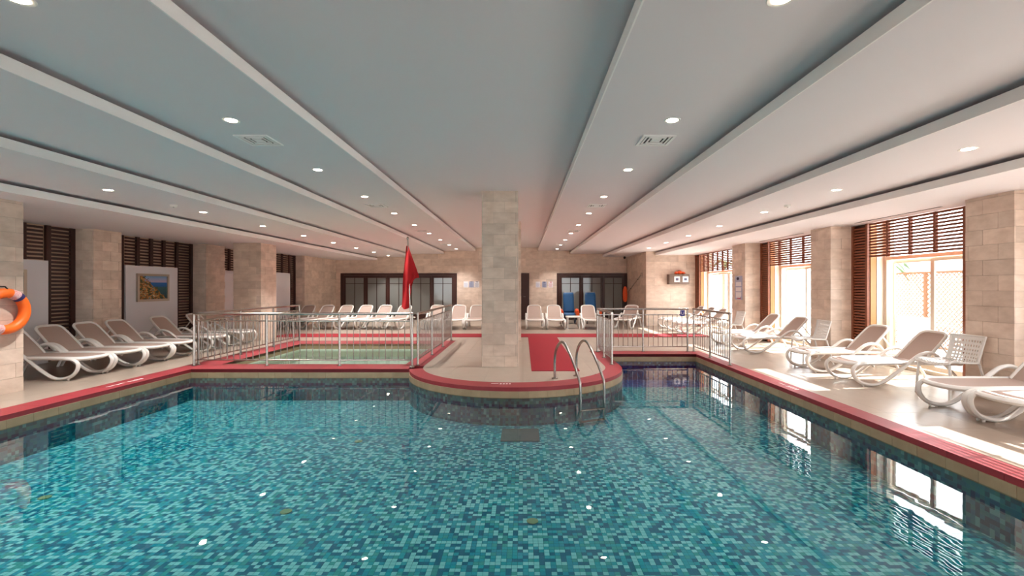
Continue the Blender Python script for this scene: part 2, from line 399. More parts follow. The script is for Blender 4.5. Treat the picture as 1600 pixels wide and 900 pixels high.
for q in cells[:290]:
    cx = sum(p[0] for p in q)/len(q); cy = sum(p[1] for p in q)/len(q)
    xs = [p[0] for p in q]; ys = [p[1] for p in q]
    if len(q) == 4 and abs(area(q)-(max(xs)-min(xs))*(max(ys)-min(ys))) < 1e-4:
        piece('floor_tile', min(xs), max(xs), min(ys), max(ys), -0.012, 0.0, 'deck', floor)
    else: MB().prism([(p[0]-cx, p[1]-cy) for p in q], -0.012, 0).build('floor_tile', 'deck', floor, loc=(cx, cy, 0))
rest = MB()
for q in cells[290:]: rest.prism(q, -0.012, 0.0)
o = rest.build('floor_tiles_far', 'deck', floor); o['kind'] = 'stuff'

# ------------------------------------------------------------------ main pool
pool = empty('swimming_pool'); tag(pool, 'large teal mosaic swimming pool with red coping and a round peninsula', 'pool')
N = 40
a0 = math.atan2(PS-IC[1], -math.sqrt(IR**2-(PS-IC[1])**2)) % (2*PI)
arc = [(IC[0]+IR*math.cos(a0+(2*PI-a0)*i/N), IC[1]+IR*math.sin(a0+(2*PI-a0)*i/N)) for i in range(N+1)]
XI = arc[-1][0]
outline = [(PL, PN), (PL, PS)] + arc + [(XI, PC), (PR, PC), (PR, PN)]
w = MB(); n = len(outline)
for i in range(n):
    p, q = outline[i], outline[(i+1) % n]
    w.add([(p[0],p[1],FLOOR-0.06),(q[0],q[1],FLOOR-0.06),(q[0],q[1],-0.056),(p[0],p[1],-0.056)], [(0,1,2,3)])
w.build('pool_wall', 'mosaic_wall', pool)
o = MB().box(XI+0.001, PR-0.001, PC-0.006, PC+0.02, FLOOR, WATER+0.03).build('end_wall', 'mosaic_blue', pool); o['label'] = 'blue mosaic wall at the channel end'
MB().prism(outline[::-1], FLOOR-0.1, FLOOR-0.004).build('pool_bed', 'grout', pool)
# mosaic tiles of the pool floor: far too many and too small to pick apart, still each its own face
vs = []; fs = []; fb = []
i0, i1 = math.floor(PL/TILE), math.ceil(PR/TILE)
gq = 0.0011
for i in range(i0, i1):
    for j in range(math.floor(PN/TILE), math.ceil(PC/TILE)):
        x, y = i*TILE, j*TILE
        if y > PS and x+TILE < XI: continue
        if (x+TILE/2-IC[0])**2+(y+TILE/2-IC[1])**2 < (IR-0.03)**2: continue
        k = len(vs)
        vs += [(x+gq,y+gq,FLOOR),(x+TILE-gq,y+gq,FLOOR),(x+TILE-gq,y+TILE-gq,FLOOR),(x+gq,y+TILE-gq,FLOOR)]
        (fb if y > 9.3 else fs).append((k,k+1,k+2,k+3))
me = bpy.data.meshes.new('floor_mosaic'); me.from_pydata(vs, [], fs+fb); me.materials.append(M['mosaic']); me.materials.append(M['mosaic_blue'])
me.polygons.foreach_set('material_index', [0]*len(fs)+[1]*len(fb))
o = put('floor_mosaic', me, pool); o['kind'] = 'stuff'
# coping and the beige tile band under it
def coping_run(p, q, out, width, step=0.5, parent=pool, band=True, z0=-0.055):
    """Straight run from p to q; 'out' points away from the water."""
    L = math.hypot(q[0]-p[0], q[1]-p[1]); k = max(1, round(L/step)); d = ((q[0]-p[0])/L, (q[1]-p[1])/L); g = 0.0015
    for i in range(k):
        s0, s1 = L*i/k+g, L*(i+1)/k-g
        pts = [(p[0]+d[0]*s+out[0]*ww, p[1]+d[1]*s+out[1]*ww) for s in (s0, s1) for ww in (0, width)]
        xs = [t[0] for t in pts]; ys = [t[1] for t in pts]
        piece('coping_tile', min(xs), max(xs), min(ys), max(ys), z0, 0.003, 'red_coping', parent)
    if band:
        k = max(1, round(L/0.3))
        for i in range(k):
            s0, s1 = L*i/k+g, L*(i+1)/k-g
            pts = [(p[0]+d[0]*s+out[0]*ww, p[1]+d[1]*s+out[1]*ww) for s in (s0, s1) for ww in (-0.008, 0.03)]
            xs = [t[0] for t in pts]; ys = [t[1] for t in pts]
            piece('band_tile', min(xs), max(xs), min(ys), max(ys), WATER-0.01, z0-0.001, 'band', parent)
coping_run((PL, PN-0.35), (PL, PS), (-1, 0), 0.36)
coping_run((PL-0.36, PS), (-2.03, PS), (0, 1), KY0-PS, band=False)
coping_run((PL, PS), (-2.0, PS), (0, 1), 0.02, step=9, band=True)
coping_run((XI, IC[1]), (XI, PC), (-1, 0), XI-1.505)
coping_run((1.505, PC), (PR+0.24, PC), (0, 1), 0.5, band=False)
coping_run((XI, PC), (PR, PC), (0, 1), 0.02, step=9)
coping_run((PR, PN-0.35), (PR, PC), (1, 0), 0.24)
coping_run((PL, PN), (PR, PN), (0, -1), 0.3)
for i in range(0, N, 2):                                  # wedges round the peninsula
    A = [arc[i], arc[i+1], arc[i+2]]; B = []
    for x, y in A:
        a = math.atan2(y-IC[1], x-IC[0]); B.append((-0.155+1.66*math.cos(a), IC[1]+1.56*math.sin(a)))
    MB().prism(A + B[::-1], -0.055, 0.003).build('coping_tile', 'red_coping', pool)
for i in range(N):
    p, q = arc[i], arc[i+1]; sc_ = lambda t, r: (IC[0]+(t[0]-IC[0])*r, IC[1]+(t[1]-IC[1])*r)
    e = 0.006
    p2 = (p[0]+(q[0]-p[0])*e, p[1]+(q[1]-p[1])*e); q2 = (q[0]-(q[0]-p[0])*e, q[1]-(q[1]-p[1])*e)
    MB().prism([sc_(p2,1.004), sc_(q2,1.004), sc_(q2,0.985), sc_(p2,0.985)], WATER-0.01, -0.056).build('band_tile', 'band', pool)
# painted depth marks on the coping
def marks(items, parent=pool):
    m = MB()
    for (x, y, wx, wy) in items: m.box(x-wx/2, x+wx/2, y-wy/2, y+wy/2, 0.003, 0.0042)
    m.build('painted_mark', 'mark_white', parent)
marks([(-0.42, 7.0, 0.11, 0.018)] + [(-0.33+0.045*k, 6.985, 0.028, 0.05) for k in range(4)])
marks([(3.87, 6.60+0.055*k, 0.06, 0.02) for k in range(5)] + [(3.87, 6.97, 0.012, 0.18)])
marks([(-6.02, 7.15+0.055*k, 0.05, 0.03) for k in range(5)] + [(-6.02, 6.9, 0.02, 0.3)])
# floor drain and return inlets
dr = MB().box(-0.29, 0.22, 6.04, 6.56, FLOOR+0.001, FLOOR+0.012).build('drain_grate', 'drain', pool); dr['label'] = 'dark square drain grate on the pool floor'
for px, py in ((447, 800), (832, 815), (70, 778), (560, 690)):
    Y = (EYE-FLOOR)*F_PX/(py-V0); X = (px-U0)*Y/F_PX
    MB().lathe([(0.045, 0), (0.05, 0.004), (0.05, 0.008), (0.03, 0.012)], 16, (X, Y, FLOOR)).build('return_inlet', 'inlet', pool)
wt = bpy.data.meshes.new('water'); wt.from_pydata([(x, y, WATER) for x, y in outline[::-1]], [], [tuple(range(n))]); wt.materials.append(M['water'])
tag(put('water', wt), 'clear teal water with ceiling reflections in the large pool', 'water', kind='stuff')

# ------------------------------------------------------------------ small pool
kp = empty('wading_pool'); tag(kp, 'small shallow pale green pool fenced by steel railings', 'pool')
kw = MB()
kr = rect(KX0, KX1, KY0, KY1)
for i in range(4):
    p, q = kr[i], kr[(i+1) % 4]; kw.add([(p[0],p[1],-0.42),(q[0],q[1],-0.42),(q[0],q[1],-0.13),(p[0],p[1],-0.13)], [(0,1,2,3)])
kb = MB()
for i in range(4):
    p, q = kr[i], kr[(i+1) % 4]; kb.add([(p[0],p[1],-0.13),(q[0],q[1],-0.13),(q[0],q[1],0.0),(p[0],p[1],0.0)], [(0,1,2,3)])
kb.build('tile_band', 'band', kp)
kw.build('pool_wall', 'kids_floor', kp); MB().box(KX0, KX1, KY0, KY1, -0.5, -0.42).build('pool_bed', 'kids_floor', kp)
coping_run((KX0, KY0), (KX0, 12.6), (-1, 0), 0.54, parent=kp, band=False)
coping_run((KX0, KY1), (KX1, KY1), (0, 1), 12.6-KY1, parent=kp, band=False)
coping_run((KX1, KY0-0.2), (KX1, 12.6), (1, 0), -1.815-KX1, parent=kp, band=False)
kwm = MB().add([(KX0,KY0,-0.16),(KX1,KY0,-0.16),(KX1,KY1,-0.16),(KX0,KY1,-0.16)], [(0,1,2,3)]).build('water', 'kids_water')
tag(kwm, 'shallow pale green water in the small fenced pool', 'water', kind='stuff')

# red matting
tag(MB().box(0.15, 0.98, 8.05, 13.5, 0.001, 0.009).build('floor_mat', 'red_mat'), 'red mat running along the peninsula beside the pillar', 'mat', 'red floor mats')
tag(MB().box(-7.3, 5.5, 13.5, 14.45, 0.001, 0.009).build('floor_mat', 'red_mat'), 'long red mat across the deck in front of the back row of loungers', 'mat', 'red floor mats')

# ------------------------------------------------------------------ columns
def column(label, x0, x1, y0, y1, h, faces='wesn'):
    c = MB().box(x0+0.014, x1-0.014, y0+0.014, y1-0.014, -0.012, h).build('stone_column', 'stone_core'); tag(c, label, 'column', 'travertine columns')
    if 'w' in faces: clad(c, 'x', x0+0.014, -1, y0, y1, 0, h)
    if 'e' in faces: clad(c, 'x', x1-0.014, 1, y0, y1, 0, h)
    if 's' in faces: clad(c, 'y', y0+0.014, -1, x0+0.014, x1-0.014, 0, h)
    if 'n' in faces: clad(c, 'y', y1-0.014, 1, x0+0.014, x1-0.014, 0, h)
    return c
column('free-standing travertine pillar in the middle of the round peninsula', -0.748, -0.087, 8.47, 9.13, HZ[0])
column('travertine pillar hidden behind the central peninsula pillar', -0.71, -0.05, 12.42, 13.08, HZ[0])
column('travertine column with the orange life ring at the left edge', -7.75, -7.0, 5.85, 6.55, SOF)
column('free-standing travertine column behind the small pool on the left', -7.80, -7.05, 12.58, 13.36, SOF)
column('travertine pilaster between the white door and the framed picture', -9.2, -8.76, 9.53, 10.2, SOF, 'es')
column('travertine pilaster right of the framed picture', -9.2, -8.76, 12.92, 13.75, SOF, 'esn')
column('travertine pilaster behind the life ring column', -9.2, -8.76, 6.1, 6.8, SOF, 'esn')
column('nearest travertine pilaster at the right edge behind the mesh chair', 6.04, 6.52, 5.74, 6.38, SOF, 'wsn')
column('travertine pilaster on the right between the two nearest windows', 6.04, 6.52, 9.17, 9.81, SOF, 'wsn')
column('travertine pilaster with the notice sheet beside the farthest window', 6.04, 6.52, 12.7, 13.5, SOF, 'wsn')
column('travertine pilaster right of the viewer outside the picture', 6.04, 6.52, 2.3, 2.95, SOF, 'wsn')

# ------------------------------------------------------------------ louvre screens
PITCH = 0.054
def screen(label, X, sgn, y0, y1, o0, o1, head, top, panels, slat_mat, stile_mat, group, pitch=PITCH, mull=0.022, fill=0.58):
    """Timber louvres in the plane x = X: a full-height strip each side of the opening o0..o1 and a band above it."""
    r = empty('louvre_screen', (X, (y0+y1)/2, 0)); tag(r, label, 'louvre screen', group); yc = (y0+y1)/2
    def P(nm, a, b, z0, z1, m, d=0.02): piece(nm, -d, d, a-yc, b-yc, z0, z1, m, r)
    sw = 0.05 if mull < 0.03 else 0.09
    for a, b in ((y0, o0), (o1, y1)):
        P('stile', a, a+sw, 0.02, top, stile_mat, 0.024); P('stile', b-sw, b, 0.02, top, stile_mat, 0.024)
        z = 0.06
        while z < top-0.05: P('slat', a+sw, b-sw, z, z+pitch*0.63, slat_mat, 0.010); z += pitch
    for i in range(panels+1):
        a = o0 + (o1-o0)*i/panels
        if 0 < i < panels: P('stile', a-mull, a+mull, head, top, stile_mat, 0.022)
    for i in range(panels):
        a, b = o0+(o1-o0)*i/panels, o0+(o1-o0)*(i+1)/panels; z = head+0.012
        while z < top-0.03: P('slat', a+mull, b-mull, z, z+pitch*fill, slat_mat, 0.006); z += pitch
    return r
for k, ((a, b), (o0, o1)) in enumerate(zip(BAYS, OPEN)):
    lb = ['brown slatted screen around the window behind the viewer', 'brown slatted screen around the window just right of the viewer', 'brown slatted screen around the nearest visible window on the right',
          'brown slatted screen around the middle window on the right', 'brown slatted screen around the farthest window by the wall cabinet'][k]
    screen(lb, 6.47, -1, a, b, o0, o1, 1.99, SOF-0.008, 4 if k < 4 else 8, 'wood_slat', 'wood_slat', 'slatted window screens', fill=(0.66, 0.66, 0.66, 0.74, 0.78)[k])
LB = [(6.8, 9.53, 7.35, 8.95), (10.2, 12.92, 10.69, 12.3), (13.75, 15.28, 14.2, 14.9)]
for k, (a, b, o0, o1) in enumerate(LB):
    screen(['dark slatted screen around the white panel behind the life ring', 'dark slatted screen around the framed seaside picture', 'dark slatted screen partly hidden by the free-standing left column'][k],
           XW-0.03, 1, a, b, o0, o1, 1.96, SOF-0.005, 4 if k < 2 else 2, 'wood_dark', 'wood_dark', 'slatted screens on the left wall', 0.074, 0.045)
screen('dark slatted screen next to the far left stone block', -8.62, 1, 15.35, 17.68, 15.75, 17.2, 1.96, SOF-0.005, 3, 'wood_dark', 'wood_dark', 'slatted screens on the left wall', 0.074, 0.045)
for (X, o0, o1, lb) in ((-9.19, 7.35, 8.95, 'plain white wall panel behind the life ring'), (-9.19, 10.69, 12.3, 'white wall panel carrying the framed seaside picture'), (-9.19, 14.2, 14.9, 'narrow white wall panel left of the free-standing column'), (-8.67, 15.75, 17.2, 'white wall panel in the far left bay')):
    p = MB().box(X-0.02, X+0.10, o0+0.002, o1-0.002, 0.0, 1.955).build('trim_panel', 'plaster'); struct(p, lb, 'wall panel')

# ------------------------------------------------------------------ framed pictures
def picture(label, y0, y1, z0, z1):
    X = -9.085
    r = empty('framed_picture', (X, (y0+y1)/2, z0)); tag(r, label, 'picture', 'seaside pictures'); hw = (y1-y0)/2; h = z1-z0; t = 0.055
    for a, b, c, d in ((-hw, hw, 0, t), (-hw, hw, h-t, h), (-hw, -hw+t, t, h-t), (hw-t, hw, t, h-t)):
        piece('frame_bar', 0, 0.045, a, b, c, d, 'frame_silver', r)
    MB().box(0.004, 0.02, -hw+t, hw-t, t, h-t).build('canvas', 'coast_picture', r)
picture('framed coastal village painting on the white panel', 10.97, 11.95, 1.10, 1.77)
picture('framed picture mostly hidden behind the life ring column', 7.55, 8.52, 1.10, 1.77)

# ------------------------------------------------------------------ windows
def window(k, o0, o1, label):
    r = empty('window_%d' % k, (6.75, (o0+o1)/2, 0)); struct(r, label, 'window'); hw = (o1-o0)/2
    def P(nm, x0, x1, a, b, z0, z1, m): return piece(nm, x0, x1, a, b, z0, z1, m, r)
    P('jamb', -0.245, -0.14, hw-0.012, hw-0.001, 0, SOF, 'wood_jamb'); P('jamb', -0.245, -0.14, -hw+0.001, -hw+0.012, 0, SOF, 'wood_jamb')
    P('reveal', -0.135, 0.19, hw-0.02, hw-0.001, 0, 3.19, 'white_frame'); P('reveal', -0.135, 0.19, -hw+0.001, -hw+0.02, 0, 3.19, 'white_frame')
    for a in (-hw+0.02, hw-0.08): P('frame_post', 0, 0.06, a, a+0.06, 0, 3.19, 'white_frame')
    P('frame_head', 0, 0.06, -hw+0.08, hw-0.08, 1.95, 2.01, 'white_frame'); P('frame_sill', 0, 0.06, -hw+0.08, hw-0.08, 0, 0.05, 'white_frame')
    P('transom_pane', 0.025, 0.031, -hw+0.08, hw-0.08, 2.01, 3.19, 'pane')
    nd = 2 if hw < 1.2 else 4; wd = (2*hw-0.16)/nd
    for i in range(nd):
        a = -hw+0.08+i*wd; x = 0.06 if i % 2 else 0.03
        d = MB().box(x+0.04, x+0.07, a, a+0.055, 0.05, 1.95).box(x+0.04, x+0.07, a+wd-0.055, a+wd, 0.05, 1.95).box(x+0.04, x+0.07, a+0.055, a+wd-0.055, 1.885, 1.95).box(x+0.04, x+0.07, a+0.055, a+wd-0.055, 0.05, 0.13).build('sliding_sash', 'white_frame', r)
        piece('glass_pane', x+0.052, x+0.058, a+0.055, a+wd-0.055, 0.13, 1.885, 'pane', d)
    if k == 3: P('frosted_film', 0.148, 0.151, -hw+0.08+wd+0.06, hw-0.14, 0.13, 0.93, 'pane_frosted')
    pd = bpy.data.lights.new('sky_portal', 'AREA'); pd.shape = 'RECTANGLE'; pd.size = 2*hw; pd.size_y = 3.2; pd.cycles.is_portal = True
    po = bpy.data.objects.new('sky_portal', pd); C.objects.link(po); po.parent = r; po.location = (0.22, 0, 1.6); po.rotation_euler = (0, PI/2, 0); po.rotation_euler = Vector((-1,0,0)).to_track_quat('-Z', 'Z').to_euler()
for k, (o0, o1) in enumerate(OPEN):
    window(k+1, o0, o1, ['tall side window behind the viewer', 'tall window just right of the viewer', 'nearest visible sliding glass door with a lattice fence outside', 'middle sliding glass door on the right wall', 'farthest wide window by the wall cabinet'][k])
# glazed openings added in the unseen wall behind the viewer for fill light
for k, (x0, x1) in enumerate(((-8.6,-5.6), (3.4,6.4))):
    r = empty('window_%d' % (k+6), ((x0+x1)/2, YF-0.1, 0)); struct(r, 'added fill-light opening on the %s in the unseen wall behind the viewer' % ('left' if k == 0 else 'right'), 'window'); hw = (x1-x0)/2
    for a in (-hw, -0.03, hw-0.06): piece('frame_post', a, a+0.06, -0.03, 0.03, 0, 2.5, 'white_frame', r)
    piece('glass_pane', -hw+0.06, -0.03, -0.004, 0.004, 0, 2.5, 'pane', r); piece('glass_pane', 0.03, hw-0.06, -0.004, 0.004, 0, 2.5, 'pane', r)
    pd = bpy.data.lights.new('sky_portal', 'AREA'); pd.shape = 'RECTANGLE'; pd.size = 2*hw; pd.size_y = 2.5; pd.cycles.is_portal = True
    po = bpy.data.objects.new('sky_portal', pd); C.objects.link(po); po.parent = r; po.location = (0, -0.12, 1.25); po.rotation_euler = (PI/2, 0, 0); po.rotation_euler = Vector((0,1,0)).to_track_quat('-Z', 'Z').to_euler()

# ------------------------------------------------------------------ doors in the back wall
def door_unit(k, x0, x1, leaves, label):
    r = empty('door_%d' % k, ((x0+x1)/2, YB-0.02, 0)); struct(r, label, 'door'); hw = (x1-x0)/2; T = 2.06; fw = 0.13
    def P(nm, a, b, z0, z1, m, y0=-0.06, y1=0.03, par=r): return piece(nm, a, b, y0, y1, z0, z1, m, par)
    P('frame_post', -hw, -hw+fw, 0, T, 'wood_dark'); P('frame_post', hw-fw, hw, 0, T, 'wood_dark'); P('frame_head', -hw+fw, hw-fw, T-0.10, T, 'wood_dark')
    wd = (2*hw-2*fw)/leaves; s = 0.09
    for i in range(leaves):
        a = -hw+fw+i*wd; b = a+wd
        leaf = MB().box(a+0.004, a+s, -0.045, 0.0, 0.01, T-0.105).box(b-s, b-0.004, -0.045, 0.0, 0.01, T-0.105).box(a+s, b-s, -0.045, 0.0, T-0.205, T-0.105).box(a+s, b-s, -0.045, 0.0, 0.01, 0.25).build('door_leaf', 'wood_dark', r)
        mid = (a+b)/2
        P('muntin', mid-0.014, mid+0.014, 0.25, T-0.205, 'wood_dark', -0.035, -0.005, leaf)
        for z in (T-0.46,): P('muntin', a+s, mid-0.014, z-0.012, z+0.012, 'wood_dark', -0.035, -0.005, leaf); P('muntin', mid+0.014, b-s, z-0.012, z+0.012, 'wood_dark', -0.035, -0.005, leaf)
        for u0, u1 in ((a+s, mid-0.014), (mid+0.014, b-s)):
            P('pane', u0, u1, 0.25, T-0.472, 'pane_door', -0.024, -0.018, leaf); P('pane', u0, u1, T-0.448, T-0.205, 'pane_door', -0.024, -0.018, leaf)
door_unit(1, DL[0], DL[1], 5, 'dark wooden five-leaf glazed door behind the red flag')
door_unit(2, DR[0], DR[1], 3, 'dark wooden three-leaf glazed door behind the blue chairs')
d3 = empty('door_3', ((DM[0]+DM[1])/2, YB-0.02, 0)); struct(d3, 'narrow dark wooden door beside the pillars', 'door'); hw = (DM[1]-DM[0])/2
for a, b, z0, z1 in ((-hw, -hw+0.08, 0, 2.06), (hw-0.08, hw, 0, 2.06), (-hw+0.08, hw-0.08, 1.98, 2.06)): piece('frame_bar', a, b, -0.06, 0.03, z0, z1, 'wood_dark', d3)
piece('door_leaf', -hw+0.08, hw-0.08, -0.03, 0.01, 0.01, 1.98, 'wood_dark', d3)
for z0, z1 in ((0.2, 0.95), (1.1, 1.8)): piece('door_panel', -hw+0.2, hw-0.2, -0.045, -0.03, z0, z1, 'wood_dark', d3)
MB().sweep([(hw-0.16,-0.03,1.02),(hw-0.16,-0.07,1.02),(hw-0.26,-0.07,1.02)], 0.009).build('handle', 'steel', d3)

# ------------------------------------------------------------------ railings
def railing(label, p0, p1, bays, nbal, top=0.975, ends=(True, True)):
    L = math.hypot(p1[0]-p0[0], p1[1]-p0[1]); rz = math.atan2(p1[1]-p0[1], p1[0]-p0[0])
    r = empty('pool_railing', (p0[0], p0[1], 0.003), rz); tag(r, label, 'railing', 'steel pool railings')
    post = MB().lathe([(0.045, 0), (0.045, 0.008), (0.024, 0.012), (0.021, 0.02), (0.021, top-0.02)], 12).mesh('post', 'steel', True)
    bal = MB().cyl((0,0,0.115), (0,0,top-0.155), 0.0075, 8).mesh('baluster', 'steel', True)
    MB().cyl((-0.02,0,top-0.02), (L+0.02,0,top-0.02), 0.024, 12).build('handrail', 'steel', r, True)
    for i in range(bays+1):
        if (i == 0 and not ends[0]) or (i == bays and not ends[1]): continue
        put('post', post, r, (L*i/bays, 0, 0))
    for i in range(bays):
        a, b = L*i/bays+0.02, L*(i+1)/bays-0.02
        MB().cyl((a,0,top-0.15), (b,0,top-0.15), 0.013, 8).build('upper_rail', 'steel', r, True)
        MB().cyl((a,0,0.11), (b,0,0.11), 0.013, 8).build('lower_rail', 'steel', r, True)
        for k in range(nbal): put('baluster', bal, r, (a+(b-a)*(k+1)/(nbal+1), 0, 0))
    return r
railing('steel railing between the large pool and the small pool', (-6.03, 8.57), (-2.03, 8.57), 3, 10)
railing('steel railing along the left side of the small pool', (-6.03, 8.68), (-6.03, 12.6), 3, 10)
railing('steel railing between the small pool and the central pillar', (-1.94, 8.62), (-1.94, 12.66), 3, 11)
railing('steel railing on the right rim of the peninsula', (1.66, 8.72), (1.66, 10.42), 2, 7)
railing('steel railing with the blue sign across the pool channel', (1.70, 10.5), (3.70, 10.5), 2, 8)
railing('steel railing on the right pool edge beside the loungers', (3.84, 10.5), (3.84, 8.66), 2, 8)
bs = empty('rail_sign', (3.57, 10.455, 0.80)); tag(bs, 'small blue pictogram sign hung on the channel railing', 'sign')
piece('plate', -0.05, 0.05, -0.008, 0.0, 0, 0.13, 'sign_blue', bs)
MB().sweep([(-0.025,-0.011,0.10),(-0.025,-0.011,0.05),(0.0,-0.011,0.03),(0.025,-0.011,0.05),(0.025,-0.011,0.10)], 0.005, n=6).build('pictogram', 'mark_white', bs)

# ------------------------------------------------------------------ pool ladder
ld = empty('pool_ladder', (0.8, 7.0, 0)); tag(ld, 'stainless steel ladder with two hooped handrails on the peninsula', 'ladder')
for (fx, fy, wx, wy) in ((0.505, 7.40, 0.83, 6.75), (0.87, 7.60, 1.20, 6.90)):
    L = [(fx,fy,0.004),(fx,fy,0.30),(fx+(wx-fx)*0.06,fy+(wy-fy)*0.06,0.46),(fx+(wx-fx)*0.2,fy+(wy-fy)*0.2,0.575),(fx+(wx-fx)*0.36,fy+(wy-fy)*0.36,0.60),(fx+(wx-fx)*0.52,fy+(wy-fy)*0.52,0.52),(fx+(wx-fx)*0.78,fy+(wy-fy)*0.78,0.30),(fx+(wx-fx)*0.96,fy+(wy-fy)*0.96,0.10),(wx,wy,0.0),(wx,wy,-0.2),(wx,wy,-0.50)]
    MB().sweep(smooth_path([(x-0.8,y-7.0,z) for x,y,z in L], 4), 0.021, n=10).build('handrail', 'steel', ld, True)
    MB().lathe([(0.05,0),(0.05,0.01),(0.028,0.02)], 14, (fx-0.8, fy-7.0, 0.001)).build('foot_flange', 'steel', ld, True)
for z in (-0.34, -0.5): MB().sweep([(0.03,-0.25,z),(0.4,-0.10,z)], 0.04, 0.014, n=8, side=(0.4,-1,0)).build('tread', 'steel', ld, True)

# ------------------------------------------------------------------ sun loungers
def make_lounger():
    r = empty('sun_lounger')
    hw = 0.282
    # seat frame: rail loop with a rounded foot end
    loop = [(1.62,-hw,0.325),(1.2,-hw,0.335),(0.6,-hw,0.34),(0.2,-hw,0.335),(0.07,-hw+0.04,0.33),(0.015,-hw+0.12,0.325),(0.0,0,0.322),(0.015,hw-0.12,0.325),(0.07,hw-0.04,0.33),(0.2,hw,0.335),(0.6,hw,0.34),(1.2,hw,0.335),(1.62,hw,0.325)]
    MB().sweep(smooth_path(loop, 4), 0.030, 0.034, n=8, side=(0,0,1)).build('seat_frame', 'white_plastic', r, True)
    MB().cyl((1.60,-hw,0.325),(1.60,hw,0.325), 0.02, 8).build('rear_bar', 'white_plastic', r, True)
    MB().grid(lambda a, b: (0.035+1.07*a+0.0*b, (b-0.5)*2*(hw-0.015)*(1.0 if a > 0.12 else 0.72+0.28*math.sin(a/0.12*PI/2)), 0.352-0.012*math.sin(PI*b)), 12, 6).build('seat_sling', 'sling', r, True)
    for s in (-1, 1):
        y = s*(hw+0.016)
        rib = [(0.22,y,0.335),(0.10,y,0.318),(0.03,y,0.26),(0.04,y,0.16),(0.13,y,0.065),(0.28,y,0.024),(0.42,y,0.045),(0.58,y,0.14),(0.76,y,0.28),(0.90,y,0.39),(1.01,y,0.465),(1.12,y,0.49),(1.22,y,0.465),(1.29,y,0.40),(1.34,y,0.33)]
        arm = MB().sweep(smooth_path(rib, 4), 0.031, 0.025, n=8, side=(0,1,0)).build('side_arm', 'white_plastic', r, True)
        leg = [(1.30,y,0.36),(1.42,y,0.26),(1.54,y,0.12),(1.60,y,0.0)]
        MB().sweep(smooth_path(leg, 4), 0.024, 0.02, n=8, side=(0,1,0)).build('leg', 'white_plastic', r, True)
        MB().lathe([(0.014,0),(0.016,0.05)], 8, (0.17, y, 0.0)).build('foot_peg', 'white_plastic', arm)
    # raised backrest
    b0 = (1.09, 0.345); b1 = (1.49, 0.765); d = (b1[0]-b0[0], b1[1]-b0[1]); wb_ = hw-0.035
    pt = lambda t, y, o=0.0: (b0[0]+d[0]*t-o*d[1], y, b0[1]+d[1]*t+o*d[0])
    bl_ = [pt(0,-wb_), pt(0.4,-wb_), pt(0.8,-wb_+0.012), pt(0.93,-wb_+0.035), pt(1.0,-wb_+0.10), pt(1.015,0), pt(1.0,wb_-0.10), pt(0.93,wb_-0.035), pt(0.8,wb_-0.012), pt(0.4,wb_), pt(0,wb_)]
    MB().sweep(smooth_path(bl_, 4), 0.022, 0.022, n=8).build('back_frame', 'white_plastic', r, True)
    MB().grid(lambda a, b: pt(a*0.99, (b-0.5)*2*(wb_-0.008-0.07*max(0, (a-0.86)/0.14)**2), 0.008-0.015*math.sin(PI*b)), 12, 6).build('back_sling', 'sling', r, True)
    MB().sweep([pt(0.62,-wb_,-0.01), (1.56,-wb_,0.335)], 0.012, n=6).build('back_prop', 'white_plastic', r, True)
    MB().sweep([pt(0.62,wb_,-0.01), (1.56,wb_,0.335)], 0.012, n=6).build('back_prop', 'white_plastic', r, True)
    return r
proto = make_lounger(); used = [False]
def lounger(x, y, rz, label, group):
    o = proto if not used[0] else dup(proto); used[0] = True
    o.location = (x, y, 0.0); o.rotation_euler = (0, 0, rz); tag(o, label, 'sun lounger', group); return o
GL, GB, GR = 'loungers along the left deck', 'loungers in front of the back wall', 'loungers along the window side'
lefts = [(7.22, 'white lounger half hidden behind the life ring column'), (7.89, 'white lounger with taupe sling just right of the life ring column'), (8.56, 'white lounger in front of the pilaster left of the picture'),
         (9.23, 'white lounger below the left edge of the framed picture'), (10.35, 'white lounger below the right edge of the framed picture'), (11.47, 'last white lounger on the left, partly behind the steel railing')]
for ny, lb in lefts: lounger(-6.87, ny+0.32, PI, lb, GL)
rights = [(4.40, 'nearest white lounger cut off by the right picture edge'), (5.06, 'white lounger at the right edge in front of the mesh chair'), (6.78, 'white lounger just left of the nearest mesh chair'),
          (7.88, 'white lounger in front of the slatted strip of the nearest window'), (10.17, 'white lounger left of the mesh chair at the middle pilaster'), (11.29, 'white lounger below the slatted strip of the middle window'),
          (14.2, 'white lounger behind the right-hand railing nearest the notice pilaster'), (15.1, 'middle white lounger behind the right-hand railing'), (16.0, 'farthest white lounger under the wide window')]
for ny, lb in rights: lounger(4.78, ny+0.32, 0, lb, GR)
def backrow(px, rz, lb, Y=17.25, yb=None):
    X = (px-U0)*Y/F_PX
    # px is where the backrest top stands; it lies 1.45 m behind the foot end
    lounger(X-1.45*math.cos(rz), Y-1.45*math.sin(rz), rz, lb, GB)
A1 = math.radians(81); A2 = math.radians(90)
for px, lb in ((543, 'leftmost turned lounger before the five-leaf door'), (573.5, 'second turned lounger from the left before the five-leaf door'), (603.5, 'third turned lounger from the left before the five-leaf door'), (634, 'turned lounger right below the red flag')): backrow(px, A1, lb)
for px, lb in ((684, 'front-facing lounger seen through the railing beside the central pillar'), (718, 'front-facing lounger just left of the central pillar'), (746, 'front-facing lounger half hidden by the central pillar'),
               (834.5, 'front-facing lounger just right of the central pillar'), (865, 'front-facing lounger left of the white side table'), (918, 'front-facing lounger right of the white side table')): backrow(px, A2, lb)
for px, lb in ((484, 'lounger at the far left corner beside the stone block'), (513.5, 'lounger between the corner one and the five-leaf door')): backrow(px, math.radians(81), lb)
lounger(3.35, 16.0, math.radians(62), 'lone white lounger behind the channel railing before the three-leaf door', GB)

